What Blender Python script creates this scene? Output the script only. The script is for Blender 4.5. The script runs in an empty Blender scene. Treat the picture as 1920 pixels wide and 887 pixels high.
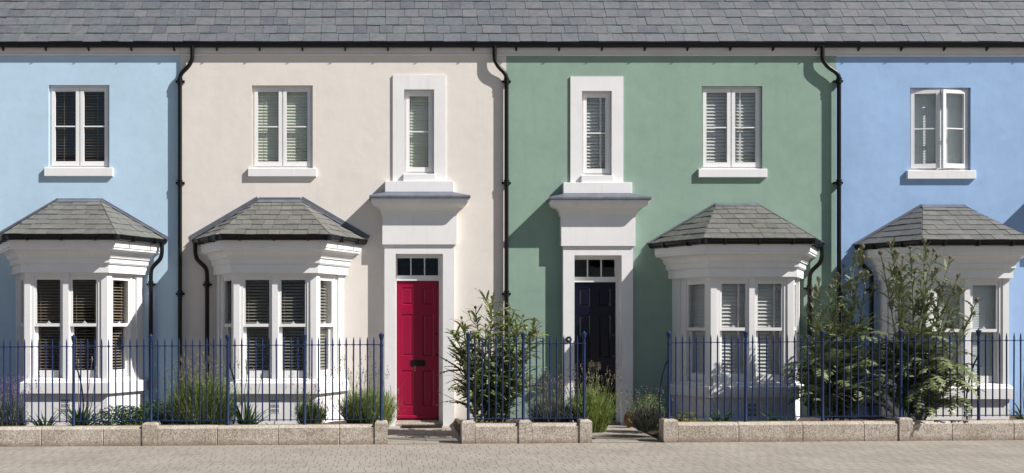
import bpy, bmesh, math, random
from mathutils import Vector, Matrix
R = math.radians
scene = bpy.context.scene
COL = scene.collection

# ------------------------------------------------------------------ camera
CAM_D, CAM_Z = 18.0, 1.55
cd = bpy.data.cameras.new('camera')
cam = bpy.data.objects.new('camera', cd); COL.objects.link(cam)
cam.location = (0, -CAM_D, CAM_Z); cam.rotation_euler = (R(90), 0, 0)
cd.sensor_width = 36.0; cd.lens = 36.0 * 2250 / 1920
cd.shift_x = (960 - 715) / 1920.0; cd.shift_y = (608 - 443.5) / 1920.0
cd.clip_start = 0.1; cd.clip_end = 2000
scene.camera = cam

# ------------------------------------------------------------------ light
SUN = Vector((2.12, -1.0, 2.05)).normalized()          # towards the sun
world = bpy.data.worlds.new('World'); scene.world = world; world.use_nodes = True
wn = world.node_tree
sky = wn.nodes.new('ShaderNodeTexSky'); sky.sky_type = 'NISHITA'; sky.sun_disc = False
sky.sun_elevation = math.asin(SUN.z); sky.sun_rotation = math.atan2(SUN.x, SUN.y)
sky.air_density = 1.0; sky.dust_density = 0.6; sky.ozone_density = 1.0
bg = wn.nodes['Background']; bg.inputs[1].default_value = 0.047
wn.links.new(sky.outputs[0], bg.inputs[0])
sl = bpy.data.lights.new('sun', 'SUN'); sl.energy = 5.0; sl.angle = R(0.5); sl.color = (1.0, 0.955, 0.90)
so = bpy.data.objects.new('sun', sl); COL.objects.link(so); so.location = (15, -12, 15)
so.rotation_euler = SUN.to_track_quat('Z', 'Y').to_euler()
vs = scene.view_settings
vs.view_transform = 'Standard'; vs.look = 'None'; vs.gamma = 1; vs.exposure = 0.53; vs.use_curve_mapping = False
scene.cycles.max_bounces = 8; scene.cycles.transparent_max_bounces = 24; scene.cycles.use_denoising = True
scene.cycles.sample_clamp_indirect = 6

# ------------------------------------------------------------------ materials
def newmat(name):
    m = bpy.data.materials.new(name); m.use_nodes = True
    nt = m.node_tree; b = nt.nodes['Principled BSDF']
    return m, nt, b
def N(nt, t, **kw):
    n = nt.nodes.new(t)
    for k, v in kw.items(): setattr(n, k, v)
    return n
def ramp(nt, fac, stops):
    r = N(nt, 'ShaderNodeValToRGB'); e = r.color_ramp.elements
    e[0].position, e[0].color = stops[0][0], (*stops[0][1], 1)
    e[1].position, e[1].color = stops[-1][0], (*stops[-1][1], 1)
    for p, c in stops[1:-1]:
        k = e.new(p); k.color = (*c, 1)
    nt.links.new(fac, r.inputs[0]); return r
def noise(nt, vec, scale, detail=4, rough=0.55):
    n = N(nt, 'ShaderNodeTexNoise'); n.inputs['Scale'].default_value = scale
    n.inputs['Detail'].default_value = detail; n.inputs['Roughness'].default_value = rough
    nt.links.new(vec, n.inputs['Vector']); return n
def pos(nt): return N(nt, 'ShaderNodeNewGeometry').outputs['Position']
def mixc(nt, fac, a, b, mode='MIX'):
    m = N(nt, 'ShaderNodeMix', data_type='RGBA', blend_type=mode)
    for sock, v in ((m.inputs[0], fac), (m.inputs[6], a), (m.inputs[7], b)):
        if hasattr(v, 'links'): nt.links.new(v, sock)
        elif isinstance(v, (int, float)): sock.default_value = v
        else: sock.default_value = (*v, 1)
    return m.outputs[2]
def bump(nt, b, h, strength, dist):
    n = N(nt, 'ShaderNodeBump'); n.inputs['Strength'].default_value = strength
    n.inputs['Distance'].default_value = dist
    nt.links.new(h, n.inputs['Height'])
    if b.inputs['Normal'].links: nt.links.new(b.inputs['Normal'].links[0].from_socket, n.inputs['Normal'])
    nt.links.new(n.outputs[0], b.inputs['Normal'])
def sc(c, k): return tuple(min(1, x * k) for x in c)

def simple(name, c, rough=0.5, var=0.06, vscale=6, bs=0, bscale=60, spec=0.5, metal=0, coat=0, wear=0):
    m, nt, b = newmat(name); p = pos(nt)
    n = noise(nt, p, vscale)
    r = ramp(nt, n.outputs['Fac'], [(0.3, sc(c, 1 - var)), (0.7, sc(c, 1 + var))])
    nt.links.new(r.outputs[0], b.inputs['Base Color'])
    b.inputs['Roughness'].default_value = rough; b.inputs['Metallic'].default_value = metal
    if wear:
        mp = N(nt, 'ShaderNodeMapping'); mp.inputs['Scale'].default_value = (14, 14, 1.1); nt.links.new(p, mp.inputs[0])
        w = noise(nt, mp.outputs[0], 1.0, 5, 0.65); wr = ramp(nt, w.outputs['Fac'], [(0.54, (0, 0, 0)), (0.78, (wear, wear, wear))])
        nt.links.new(mixc(nt, wr.outputs[0], r.outputs[0], (0.36, 0.34, 0.31)), b.inputs['Base Color'])
    b.inputs['Specular IOR Level'].default_value = spec; b.inputs['Coat Weight'].default_value = coat
    if bs: bump(nt, b, noise(nt, p, bscale, 3).outputs['Fac'], bs, 0.004)
    return m

def stucco(name, c, stain, mott=0.08):
    m, nt, b = newmat(name); p = pos(nt)
    big = noise(nt, p, 1.1, 5, 0.6); mid = noise(nt, p, 5.5, 6, 0.65)
    r1 = ramp(nt, big.outputs['Fac'], [(0.32, sc(c, 1 - mott)), (0.68, sc(c, 1 + mott * 0.6))])
    r2 = ramp(nt, mid.outputs['Fac'], [(0.38, (0.9, 0.9, 0.9)), (0.55, (1, 1, 1)), (0.75, (1.0, 1.0, 1.0))])
    c1 = mixc(nt, mott * 6 if mott < .16 else 1, r1.outputs[0], r2.outputs[0], 'MULTIPLY')
    # rain streaks: noise stretched in z
    mp = N(nt, 'ShaderNodeMapping'); mp.inputs['Scale'].default_value = (9, 9, 0.55); nt.links.new(p, mp.inputs[0])
    st = noise(nt, mp.outputs[0], 1.0, 4, 0.6)
    sr = ramp(nt, st.outputs['Fac'], [(0.56, (0, 0, 0)), (0.8, (1, 1, 1))])
    sf = N(nt, 'ShaderNodeMath', operation='MULTIPLY'); sf.inputs[1].default_value = 0.35
    nt.links.new(sr.outputs[0], sf.inputs[0])
    c2 = mixc(nt, sf.outputs[0], c1, stain)
    # splash dirt just above the ground
    sx = N(nt, 'ShaderNodeSeparateXYZ'); nt.links.new(p, sx.inputs[0])
    mr = N(nt, 'ShaderNodeMapRange'); mr.inputs[1].default_value = 0.05; mr.inputs[2].default_value = 0.45
    mr.inputs[3].default_value = 0.5; mr.inputs[4].default_value = 0; nt.links.new(sx.outputs[2], mr.inputs[0])
    mm = N(nt, 'ShaderNodeMath', operation='MULTIPLY'); nt.links.new(mr.outputs[0], mm.inputs[0]); nt.links.new(mid.outputs['Fac'], mm.inputs[1])
    c3 = mixc(nt, mm.outputs[0], c2, (0.30, 0.26, 0.21))
    nt.links.new(c3, b.inputs['Base Color'])
    b.inputs['Roughness'].default_value = 0.9; b.inputs['Specular IOR Level'].default_value = 0.15
    bump(nt, b, noise(nt, p, 3.0, 3).outputs['Fac'], 0.25, 0.02)
    bump(nt, b, noise(nt, p, 95, 4, 0.7).outputs['Fac'], 0.45, 0.004)
    return m

def slate(name, cols, rough=0.5, lich=(0.33, 0.30, 0.25)):
    m, nt, b = newmat(name); p = pos(nt)
    g = N(nt, 'ShaderNodeNewGeometry')
    r = ramp(nt, g.outputs['Random Per Island'], [(i / (len(cols) - 1), c) for i, c in enumerate(cols)])
    n = noise(nt, p, 9, 6, 0.7)
    r2 = ramp(nt, n.outputs['Fac'], [(0.3, (0.78, 0.78, 0.78)), (0.7, (1.15, 1.15, 1.15))])
    c = mixc(nt, 1.0, r.outputs[0], r2.outputs[0], 'MULTIPLY')
    n2 = noise(nt, p, 2.6, 5, 0.7)
    r3 = ramp(nt, n2.outputs['Fac'], [(0.58, (0, 0, 0)), (0.74, (0.55, 0.55, 0.55))])
    c = mixc(nt, r3.outputs[0], c, lich)
    n3 = noise(nt, p, 14, 3, 0.6)
    r4 = ramp(nt, n3.outputs['Fac'], [(0.70, (0, 0, 0)), (0.78, (0.22, 0.22, 0.22))])
    c = mixc(nt, r4.outputs[0], c, (0.33, 0.24, 0.16))
    nt.links.new(c, b.inputs['Base Color'])
    b.inputs['Roughness'].default_value = rough; b.inputs['Specular IOR Level'].default_value = 0.5
    bump(nt, b, noise(nt, p, 45, 5, 0.7).outputs['Fac'], 0.5, 0.005)
    return m

def granite():
    m, nt, b = newmat('granite'); p = pos(nt); g = N(nt, 'ShaderNodeNewGeometry')
    n = noise(nt, p, 75, 2, 0.5)
    r = ramp(nt, n.outputs['Fac'], [(0.30, (0.17, 0.16, 0.15)), (0.44, (0.38, 0.362, 0.34)), (0.55, (0.47, 0.45, 0.42)), (0.72, (0.70, 0.67, 0.63))])
    n2 = noise(nt, p, 2.2, 4)
    r2 = ramp(nt, n2.outputs['Fac'], [(0.35, (0.82, 0.76, 0.70)), (0.65, (1.05, 1.03, 1.0))])
    c = mixc(nt, 1, r.outputs[0], r2.outputs[0], 'MULTIPLY')
    ri = ramp(nt, g.outputs['Random Per Island'], [(0, (0.88, 0.86, 0.86)), (0.5, (1.0, 0.97, 0.93)), (1, (1.02, 0.93, 0.86))])
    c = mixc(nt, 1, c, ri.outputs[0], 'MULTIPLY')
    sx = N(nt, 'ShaderNodeSeparateXYZ'); nt.links.new(p, sx.inputs[0])
    tl = N(nt, 'ShaderNodeMath', operation='MULTIPLY_ADD'); tl.inputs[1].default_value = -0.0065
    nt.links.new(sx.outputs[0], tl.inputs[0]); nt.links.new(sx.outputs[2], tl.inputs[2])
    ad = N(nt, 'ShaderNodeMath', operation='MULTIPLY_ADD'); ad.inputs[1].default_value = -0.09
    nn = noise(nt, p, 11, 4); nt.links.new(nn.outputs['Fac'], ad.inputs[0]); nt.links.new(tl.outputs[0], ad.inputs[2])
    mr = N(nt, 'ShaderNodeMapRange'); mr.inputs[1].default_value = -0.045; mr.inputs[2].default_value = 0.03
    mr.inputs[3].default_value = 0.75; mr.inputs[4].default_value = 0; nt.links.new(ad.outputs[0], mr.inputs[0])
    c = mixc(nt, mr.outputs[0], c, (0.17, 0.12, 0.085))
    nt.links.new(c, b.inputs['Base Color']); b.inputs['Roughness'].default_value = 0.85
    bump(nt, b, noise(nt, p, 60, 4, 0.7).outputs['Fac'], 0.6, 0.006)
    return m

def pavers(name, bw, rh, c1, c2, mort, ms, rot=0):
    m, nt, b = newmat(name); p = pos(nt)
    mp = N(nt, 'ShaderNodeMapping'); nt.links.new(p, mp.inputs[0]); mp.inputs['Rotation'].default_value = (0, 0, rot)
    # slight wobble so that courses are not ruler straight
    nz = noise(nt, p, 1.7, 2); vm = N(nt, 'ShaderNodeVectorMath', operation='MULTIPLY_ADD')
    vm.inputs[1].default_value = (0.03, 0.03, 0); nt.links.new(nz.outputs['Color'], vm.inputs[0]); nt.links.new(mp.outputs[0], vm.inputs[2])
    br = N(nt, 'ShaderNodeTexBrick'); nt.links.new(vm.outputs[0], br.inputs['Vector'])
    br.offset = 0.43; br.offset_frequency = 2; br.squash = 1.28; br.squash_frequency = 3
    br.inputs['Scale'].default_value = 1; br.inputs['Brick Width'].default_value = bw; br.inputs['Row Height'].default_value = rh
    br.inputs['Mortar Size'].default_value = ms; br.inputs['Mortar Smooth'].default_value = 0.3; br.inputs['Bias'].default_value = 0
    br.inputs['Color1'].default_value = (*c1, 1); br.inputs['Color2'].default_value = (*c2, 1); br.inputs['Mortar'].default_value = (*mort, 1)
    n = noise(nt, p, 1.3, 6, 0.65)
    r = ramp(nt, n.outputs['Fac'], [(0.3, (0.84, 0.82, 0.80)), (0.7, (1.08, 1.07, 1.05))])
    c = mixc(nt, 1, br.outputs['Color'], r.outputs[0], 'MULTIPLY')
    n2 = noise(nt, p, 30, 4, 0.7)
    r2 = ramp(nt, n2.outputs['Fac'], [(0.3, (0.88, 0.88, 0.88)), (0.7, (1.08, 1.08, 1.08))])
    c = mixc(nt, 1, c, r2.outputs[0], 'MULTIPLY')
    nt.links.new(c, b.inputs['Base Color']); b.inputs['Roughness'].default_value = 0.9; b.inputs['Specular IOR Level'].default_value = 0.2
    iv = N(nt, 'ShaderNodeMath', operation='SUBTRACT'); iv.inputs[0].default_value = 1; nt.links.new(br.outputs['Fac'], iv.inputs[1])
    bump(nt, b, iv.outputs[0], 0.6, 0.006)
    bump(nt, b, n2.outputs['Fac'], 0.3, 0.004)
    return m

def leafmat(name, cols, rough=0.5, trans=0.25):
    m, nt, b = newmat(name)
    g = N(nt, 'ShaderNodeNewGeometry')
    r = ramp(nt, g.outputs['Random Per Island'], [(i / (len(cols) - 1), c) for i, c in enumerate(cols)])
    nt.links.new(r.outputs[0], b.inputs['Base Color']); b.inputs['Roughness'].default_value = rough
    b.inputs['Specular IOR Level'].default_value = 0.35
    t = N(nt, 'ShaderNodeBsdfTranslucent'); nt.links.new(r.outputs[0], t.inputs[0])
    mx = N(nt, 'ShaderNodeMixShader'); mx.inputs[0].default_value = trans
    nt.links.new(b.outputs[0], mx.inputs[1]); nt.links.new(t.outputs[0], mx.inputs[2])
    nt.links.new(mx.outputs[0], nt.nodes['Material Output'].inputs[0])
    return m

def glassmat():
    m, nt, b = newmat('window_glass'); nt.nodes.remove(b)
    tr = N(nt, 'ShaderNodeBsdfTransparent'); tr.inputs[0].default_value = (0.965, 0.975, 0.97, 1)
    gl = N(nt, 'ShaderNodeBsdfGlossy'); gl.inputs['Roughness'].default_value = 0.0
    fr = N(nt, 'ShaderNodeFresnel'); gm = N(nt, 'ShaderNodeNewGeometry')
    ir = N(nt, 'ShaderNodeMapRange'); ir.inputs[3].default_value = 1.5; ir.inputs[4].default_value = 1/1.5
    nt.links.new(gm.outputs['Backfacing'], ir.inputs[0]); nt.links.new(ir.outputs[0], fr.inputs[0])
    bp = N(nt, 'ShaderNodeBump'); bp.inputs['Strength'].default_value = 0.06; bp.inputs['Distance'].default_value = 0.01
    nz = noise(nt, pos(nt), 3.5, 1); nt.links.new(nz.outputs['Fac'], bp.inputs['Height'])
    nt.links.new(bp.outputs[0], gl.inputs['Normal'])
    mx = N(nt, 'ShaderNodeMixShader')
    nt.links.new(fr.outputs[0], mx.inputs[0]); nt.links.new(tr.outputs[0], mx.inputs[1]); nt.links.new(gl.outputs[0], mx.inputs[2])
    nt.links.new(mx.outputs[0], nt.nodes['Material Output'].inputs[0])
    return m

M = {
 'render_pale_blue': stucco('render_pale_blue', (0.465, 0.625, 0.765), (0.40, 0.555, 0.69), 0.05),
 'render_cream': stucco('render_cream', (0.735, 0.685, 0.635), (0.63, 0.58, 0.54), 0.04),
 'render_green': stucco('render_green', (0.265, 0.375, 0.31), (0.20, 0.295, 0.24), 0.075),
 'render_blue': stucco('render_blue', (0.32, 0.475, 0.72), (0.265, 0.40, 0.63), 0.07),
 'white_paint': simple('white_paint', (0.78, 0.775, 0.78), 0.55, 0.03, 4, 0.12, 70, 0.35, wear=0.14),
 'white_render': simple('white_render', (0.77, 0.765, 0.77), 0.85, 0.035, 3, 0.35, 85, 0.2, wear=0.16),
 'cornice_paint': simple('cornice_paint', (0.72, 0.695, 0.675), 0.7, 0.06, 2.5, 0.15, 50, 0.25),
 'timber_white': simple('timber_white', (0.77, 0.765, 0.765), 0.4, 0.025, 5, 0.05, 40, 0.4),
 'black_iron': simple('black_iron', (0.006, 0.006, 0.007), 0.35, 0.3, 12, 0.3, 60, 0.3),
 'slate_main': slate('slate_main', [(0.112, 0.121, 0.137), (0.132, 0.138, 0.155), (0.106, 0.120, 0.133), (0.142, 0.145, 0.156), (0.120, 0.124, 0.140), (0.126, 0.142, 0.152), (0.094, 0.102, 0.120), (0.155, 0.158, 0.168)], 0.6, (0.185, 0.185, 0.185)),
 'slate_bay': slate('slate_bay', [(0.115, 0.115, 0.105), (0.15, 0.15, 0.138), (0.13, 0.128, 0.118), (0.165, 0.162, 0.15)], 0.6, (0.19, 0.18, 0.16)),
 'lead': simple('lead', (0.115, 0.128, 0.155), 0.5, 0.22, 7, 0.3, 25, 0.5),
 'glass': glassmat(),
 'red_paint': simple('red_paint', (0.27, 0.005, 0.038), 0.28, 0.03, 3, 0.04, 20, 0.35),
 'navy_paint': simple('navy_paint', (0.004, 0.005, 0.016), 0.22, 0.05, 3, 0.04, 20, 0.4),
 'grey_paint': simple('grey_paint', (0.16, 0.18, 0.19), 0.3, 0.05, 3),
 'railing_blue': simple('railing_blue', (0.008, 0.022, 0.085), 0.5, 0.15, 9, 0.2, 60, 0.35),
 'brass': simple('brass', (0.11, 0.085, 0.06), 0.4, 0.2, 30, metal=0.7),
 'interior': simple('interior', (0.30, 0.26, 0.22), 0.9, 0.05),
 'blind_wood': simple('blind_wood', (0.33, 0.26, 0.185), 0.5, 0.08),
 'blind_taupe': simple('blind_taupe', (0.30, 0.28, 0.24), 0.5, 0.08),
 'blind_cream': simple('blind_cream', (0.66, 0.68, 0.58), 0.6, 0.04),
 'blind_white': simple('blind_white', (0.70, 0.70, 0.69), 0.5, 0.03),
 'blind_pale': simple('blind_pale', (0.66, 0.70, 0.70), 0.5, 0.03),
 'granite': granite(),
 'pavers': pavers('pavers', 0.118, 0.2, (0.34, 0.31, 0.27), (0.31, 0.285, 0.252), (0.205, 0.182, 0.158), 0.006),
 'path_slab': pavers('path_slab', 0.6, 0.45, (0.33, 0.30, 0.265), (0.29, 0.265, 0.24), (0.17, 0.15, 0.13), 0.008),
 'soil': simple('soil', (0.075, 0.055, 0.04), 0.95, 0.35, 14, 0.9, 30, 0.1),
 'asphalt': simple('asphalt', (0.055, 0.055, 0.056), 0.9, 0.15, 3, 0.6, 80, 0.2),
 'rubber': simple('rubber', (0.02, 0.016, 0.014), 0.9, 0.3, 20, 0.8, 90, 0.1),
 'terracotta': simple('terracotta', (0.20, 0.085, 0.05), 0.85, 0.4, 40, 0.8, 40, 0.2),
 'leaf_lavender': leafmat('leaf_lavender', [(0.12, 0.18, 0.035), (0.18, 0.25, 0.05), (0.25, 0.30, 0.075), (0.15, 0.21, 0.06), (0.30, 0.31, 0.13)], 0.6, 0.3),
 'leaf_sage': leafmat('leaf_sage', [(0.10, 0.12, 0.075), (0.16, 0.18, 0.12), (0.13, 0.13, 0.10), (0.20, 0.21, 0.17)], 0.7, 0.2),
 'spike_purple': leafmat('spike_purple', [(0.13, 0.085, 0.22), (0.19, 0.13, 0.32), (0.17, 0.13, 0.20), (0.13, 0.10, 0.14)], 0.8, 0.2),
 'spike_dusky': leafmat('spike_dusky', [(0.12, 0.095, 0.14), (0.15, 0.12, 0.16), (0.17, 0.15, 0.12), (0.13, 0.12, 0.10)], 0.8, 0.2),
 'spike_straw': leafmat('spike_straw', [(0.17, 0.17, 0.09), (0.24, 0.22, 0.13), (0.15, 0.16, 0.08), (0.22, 0.19, 0.15)], 0.8, 0.2),
 'leaf_strap': leafmat('leaf_strap', [(0.05, 0.11, 0.022), (0.085, 0.165, 0.032), (0.13, 0.215, 0.05)], 0.35, 0.25),
 'leaf_shrub': leafmat('leaf_shrub', [(0.055, 0.105, 0.025), (0.10, 0.165, 0.04), (0.145, 0.21, 0.05), (0.075, 0.125, 0.04)], 0.45, 0.25),
 'leaf_box': leafmat('leaf_box', [(0.065, 0.12, 0.015), (0.12, 0.20, 0.025), (0.16, 0.24, 0.035), (0.08, 0.14, 0.02)], 0.45, 0.3),
 'leaf_yellow': leafmat('leaf_yellow', [(0.38, 0.34, 0.06), (0.50, 0.44, 0.12), (0.30, 0.30, 0.05), (0.14, 0.19, 0.04)], 0.5, 0.3),
 'leaf_russet': leafmat('leaf_russet', [(0.12, 0.06, 0.035), (0.17, 0.085, 0.05), (0.09, 0.09, 0.03)], 0.6, 0.2),
 'leaf_willowy': leafmat('leaf_willowy', [(0.11, 0.165, 0.045), (0.175, 0.23, 0.065), (0.24, 0.29, 0.095), (0.32, 0.35, 0.17), (0.13, 0.185, 0.05)], 0.42, 0.2),
 'leaf_thistle': leafmat('leaf_thistle', [(0.105, 0.145, 0.05), (0.175, 0.215, 0.09), (0.27, 0.295, 0.155), (0.14, 0.18, 0.065), (0.36, 0.38, 0.25)], 0.40, 0.15),
 'stem': leafmat('stem', [(0.13, 0.15, 0.07), (0.17, 0.18, 0.10)], 0.6, 0.0),
 'stem_brown': leafmat('stem_brown', [(0.10, 0.075, 0.045), (0.14, 0.11, 0.06)], 0.8, 0.0),
 'bud': leafmat('bud', [(0.15, 0.13, 0.075), (0.19, 0.17, 0.10)], 0.7, 0.0),
}

# ------------------------------------------------------------------ mesh helpers
WP = {}                                                     # world position of every object's origin
class MB:
    def __init__(s): s.v = []; s.f = []
    def face(s, pts):
        i = len(s.v); s.v += [tuple(p) for p in pts]; s.f.append(tuple(range(i, i + len(pts))))
    def hexa(s, p):                                         # 8 corners: bottom ring, top ring
        i = len(s.v); s.v += [tuple(q) for q in p]
        s.f += [(i+3,i+2,i+1,i), (i+4,i+5,i+6,i+7), (i,i+1,i+5,i+4), (i+1,i+2,i+6,i+5), (i+2,i+3,i+7,i+6), (i+3,i,i+4,i+7)]
    def box(s, x0, x1, y0, y1, z0, z1, F=None):
        if x1 < x0: x0, x1 = x1, x0
        p = [(x0,y0,z0),(x1,y0,z0),(x1,y1,z0),(x0,y1,z0),(x0,y0,z1),(x1,y0,z1),(x1,y1,z1),(x0,y1,z1)]
        if F: p = [F(*q) for q in p]
        s.hexa(p)
    def bbox(s, x0, x1, y0, y1, z0, z1, b, F=None):         # box with a bevelled front (y0 side)
        if x1 < x0: x0, x1 = x1, x0
        f = F or (lambda a, c, d: (a, c, d))
        ring = lambda y, o: [f(x0+o,y,z0+o), f(x1-o,y,z0+o), f(x1-o,y,z1-o), f(x0+o,y,z1-o)]
        s.rings([ring(y1,0), ring(y0+b,0), ring(y0,b)], True, True)
    def rings(s, rings, cap0=False, cap1=False, closed=True):
        i = len(s.v); n = len(rings[0])
        for r in rings: s.v += [tuple(p) for p in r]
        for a in range(len(rings) - 1):
            for k in range(n if closed else n - 1):
                k2 = (k + 1) % n
                s.f.append((i+a*n+k, i+a*n+k2, i+(a+1)*n+k2, i+(a+1)*n+k))
        if cap0: s.f.append(tuple(i + k for k in range(n))[::-1])
        if cap1: s.f.append(tuple(i + (len(rings)-1)*n + k for k in range(n)))
    def tube(s, pts, r, n=10, cap=True):
        pts = [Vector(p) for p in pts]; rs = r if isinstance(r, (list, tuple)) else [r] * len(pts)
        rings = []; up = None
        for i, p in enumerate(pts):
            d = (pts[min(i+1, len(pts)-1)] - pts[max(i-1, 0)]).normalized()
            if up is None: up = Vector((1,0,0)) if abs(d.x) < 0.9 else Vector((0,1,0))
            a = d.cross(up)
            if a.length < 1e-6: a = d.cross(Vector((0,1,0.1)))
            a.normalize(); b = d.cross(a).normalized(); up = -b if False else up
            rings.append([p + (a * math.cos(2*math.pi*k/n) + b * math.sin(2*math.pi*k/n)) * rs[i] for k in range(n)])
        s.rings(rings, cap, cap)
    def lathe(s, c, prof, n=12):
        rings = [[(c[0]+r*math.cos(2*math.pi*k/n), c[1]+r*math.sin(2*math.pi*k/n), c[2]+z) for k in range(n)] for r, z in prof]
        s.rings(rings, True, True)
    def disc(s, c, r, y0, y1, n=20):                         # cylinder along y
        s.rings([[(c[0]+r*math.cos(2*math.pi*k/n), y, c[1]+r*math.sin(2*math.pi*k/n)) for k in range(n)] for y in (y0, y1)], True, True)
    def build(s, name, m, parent=None, origin=None, smooth=False, recalc=True):
        me = bpy.data.meshes.new(name)
        if origin is None:
            lo = [min(v[k] for v in s.v) for k in range(3)]; hi = [max(v[k] for v in s.v) for k in range(3)]
            origin = ((lo[0]+hi[0])/2, (lo[1]+hi[1])/2, lo[2])
        ox, oy, oz = origin
        me.from_pydata([(x-ox, y-oy, z-oz) for x, y, z in s.v], [], s.f)
        if recalc:
            bm = bmesh.new(); bm.from_mesh(me); bmesh.ops.recalc_face_normals(bm, faces=bm.faces); bm.to_mesh(me); bm.free()
        me.materials.append(M[m])
        if smooth:
            me.polygons.foreach_set('use_smooth', [True] * len(me.polygons))
            me.set_sharp_from_angle(angle=R(40))
        me.update()
        o = bpy.data.objects.new(name, me); COL.objects.link(o)
        WP[o.name] = Vector(origin)
        if parent: o.parent = parent; o.location = Vector(origin) - WP[parent.name]
        else: o.location = origin
        return o
def empty(name, loc):
    o = bpy.data.objects.new(name, None); COL.objects.link(o); o.location = loc; WP[o.name] = Vector(loc); o.empty_display_size = 0.2
    return o
def tag(o, label, cat, group=None, kind=None):
    if label: o['label'] = label
    if cat: o['category'] = cat
    if group: o['group'] = group
    if kind: o['kind'] = kind
    return o
def dup(o, world, parent):
    c = o.copy(); COL.objects.link(c); c.parent = parent; WP[c.name] = Vector(world)
    c.location = Vector(world) - WP[parent.name]
    return c

def offset_poly(poly, o):
    """poly: 4 points from wall to wall seen left to right; moved outward by o, the ends kept on y = 0."""
    P = [Vector(p) for p in poly]; L = []
    for a, b in zip(P[:-1], P[1:]):
        t = (b - a).normalized(); n = Vector((t.y, -t.x)); L.append((a + n * o, t))
    def isect(l1, l2):
        (p, r), (q, s_) = l1, l2
        k = (q - p).cross(s_) / r.cross(s_); return p + r * k
    wall = (Vector((0, 0)), Vector((1, 0)))
    pts = [isect(L[0], wall)] + [isect(L[i], L[i+1]) for i in range(len(L)-1)] + [isect(L[-1], wall)]
    return pts
def sweep(mb, poly, prof, cap_top=False, cap_bot=False):
    rings = []
    for o, z in prof: rings.append([(p.x, p.y, z) for p in offset_poly(poly, o)])
    mb.rings(rings, cap_bot, cap_top, closed=False)

def clip_poly(poly, clipper):
    """Sutherland-Hodgman, clipper convex counter-clockwise, 2-D."""
    out = poly
    for i in range(len(clipper)):
        a, b = clipper[i], clipper[(i+1) % len(clipper)]
        inside = lambda p: (b[0]-a[0])*(p[1]-a[1]) - (b[1]-a[1])*(p[0]-a[0]) >= -1e-9
        res = []
        for j in range(len(out)):
            p, q = out[j], out[(j+1) % len(out)]
            ip, iq = inside(p), inside(q)
            if ip: res.append(p)
            if ip != iq:
                d1 = (b[0]-a[0])*(p[1]-a[1]) - (b[1]-a[1])*(p[0]-a[0]); d2 = (b[0]-a[0])*(q[1]-a[1]) - (b[1]-a[1])*(q[0]-a[0])
                t = d1 / (d1 - d2); res.append((p[0]+(q[0]-p[0])*t, p[1]+(q[1]-p[1])*t))
        out = res
        if len(out) < 3: return []
    return out
def slates_on(mb, O, U, V, region, gauge, wid, thick, rng, vmax, umin, umax, keep=None):
    """courses of slates on the plane O + u*U + v*V (v up the slope); region: convex polygon in (u, v), or None."""
    Nn = U.cross(V).normalized(); out = []
    v = 0.0; row = 0
    while v < vmax:
        u = umin - rng.uniform(0, wid)
        while u < umax:
            w = wid * rng.uniform(0.78, 1.24)
            dv = rng.uniform(-0.006, 0.006); tl = rng.uniform(-0.006, 0.006)
            g = 0.0025
            p = [(u+g, v+dv-tl*.5), (u+w-g, v+dv+tl*.5), (u+w-g, v+gauge*1.25), (u+g, v+gauge*1.25)]
            if region: p = clip_poly(p, region)
            if len(p) >= 3:
                lift = rng.uniform(0, 0.004); tk = thick * rng.uniform(0.8, 1.3)
                def P3(q, h):
                    base = max(0.0, 1 - (q[1] - v) / (gauge * 1.25)) * thick * 1.15    # tail sits on the course below
                    return O + U*q[0] + V*q[1] + Nn*(base + h + lift)
                lo = [P3(q, 0) for q in p]; hi = [P3(q, tk) for q in p]
                tgt = mb(O + U*(u+w/2)) if callable(mb) else mb
                if tgt is not None: tgt.rings([lo, hi], True, True)
            u += w
        v += gauge; row += 1

# ------------------------------------------------------------------ windows
def rect_frame(mb, F, x0, x1, z0, z1, y0, y1, st, top, bot):
    mb.box(x0, x0+st, y0, y1, z0, z1, F); mb.box(x1-st, x1, y0, y1, z0, z1, F)
    mb.box(x0+st, x1-st, y0, y1, z1-top, z1, F); mb.box(x0+st, x1-st, y0, y1, z0, z0+bot, F)
def pane(F, x0, x1, z0, z1, y, parent):
    mb = MB(); mb.box(x0, x1, y, y+0.004, z0, z1, F); return mb.build('pane', 'glass', parent)
def blind(F, x0, x1, z0, z1, y, spec, parent, rng):
    kind, mat, sp, dep, tilt = spec
    mb = MB(); z = z1 - 0.02; th = 0.0022
    mb.box(x0, x1, y-0.025, y+0.025, z1-0.02, z1+0.02, F)
    while z > z0:
        a = R(tilt + rng.uniform(-2.5, 2.5)); dy, dz = math.cos(a)*dep/2, math.sin(a)*dep/2
        sag = rng.uniform(-0.0015, 0.0015)
        # cross-section in (y,z), outer edge low
        o = (-math.sin(a)*th, math.cos(a)*th)
        c = [(y-dy, z-dz), (y+dy, z+dz), (y+dy+o[0], z+dz+o[1]), (y-dy+o[0], z-dz+o[1])]
        mb.rings([[F(x0, p[0], p[1]-sag) for p in c], [F(x1, p[0], p[1]+sag) for p in c]], True, True)
        z -= sp
    w = x1 - x0
    if kind == 'shutter':
        mb.box(x0, x0+.03, y-.02, y+.02, z0, z1-.02, F); mb.box(x1-.03, x1, y-.02, y+.02, z0, z1-.02, F)
        mb.box(x0+w*.66, x0+w*.66+.025, y-dep/2-.012, y-dep/2-.002, z0, z1-.03, F)
    else:
        for k in ((.2, .8) if w > .3 else (.3,)):
            mb.box(x0+w*k, x0+w*k+.004, y-dep/2-.004, y-dep/2-.001, z0, z1-.02, F)
    return mb.build('blind', mat, parent)

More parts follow.
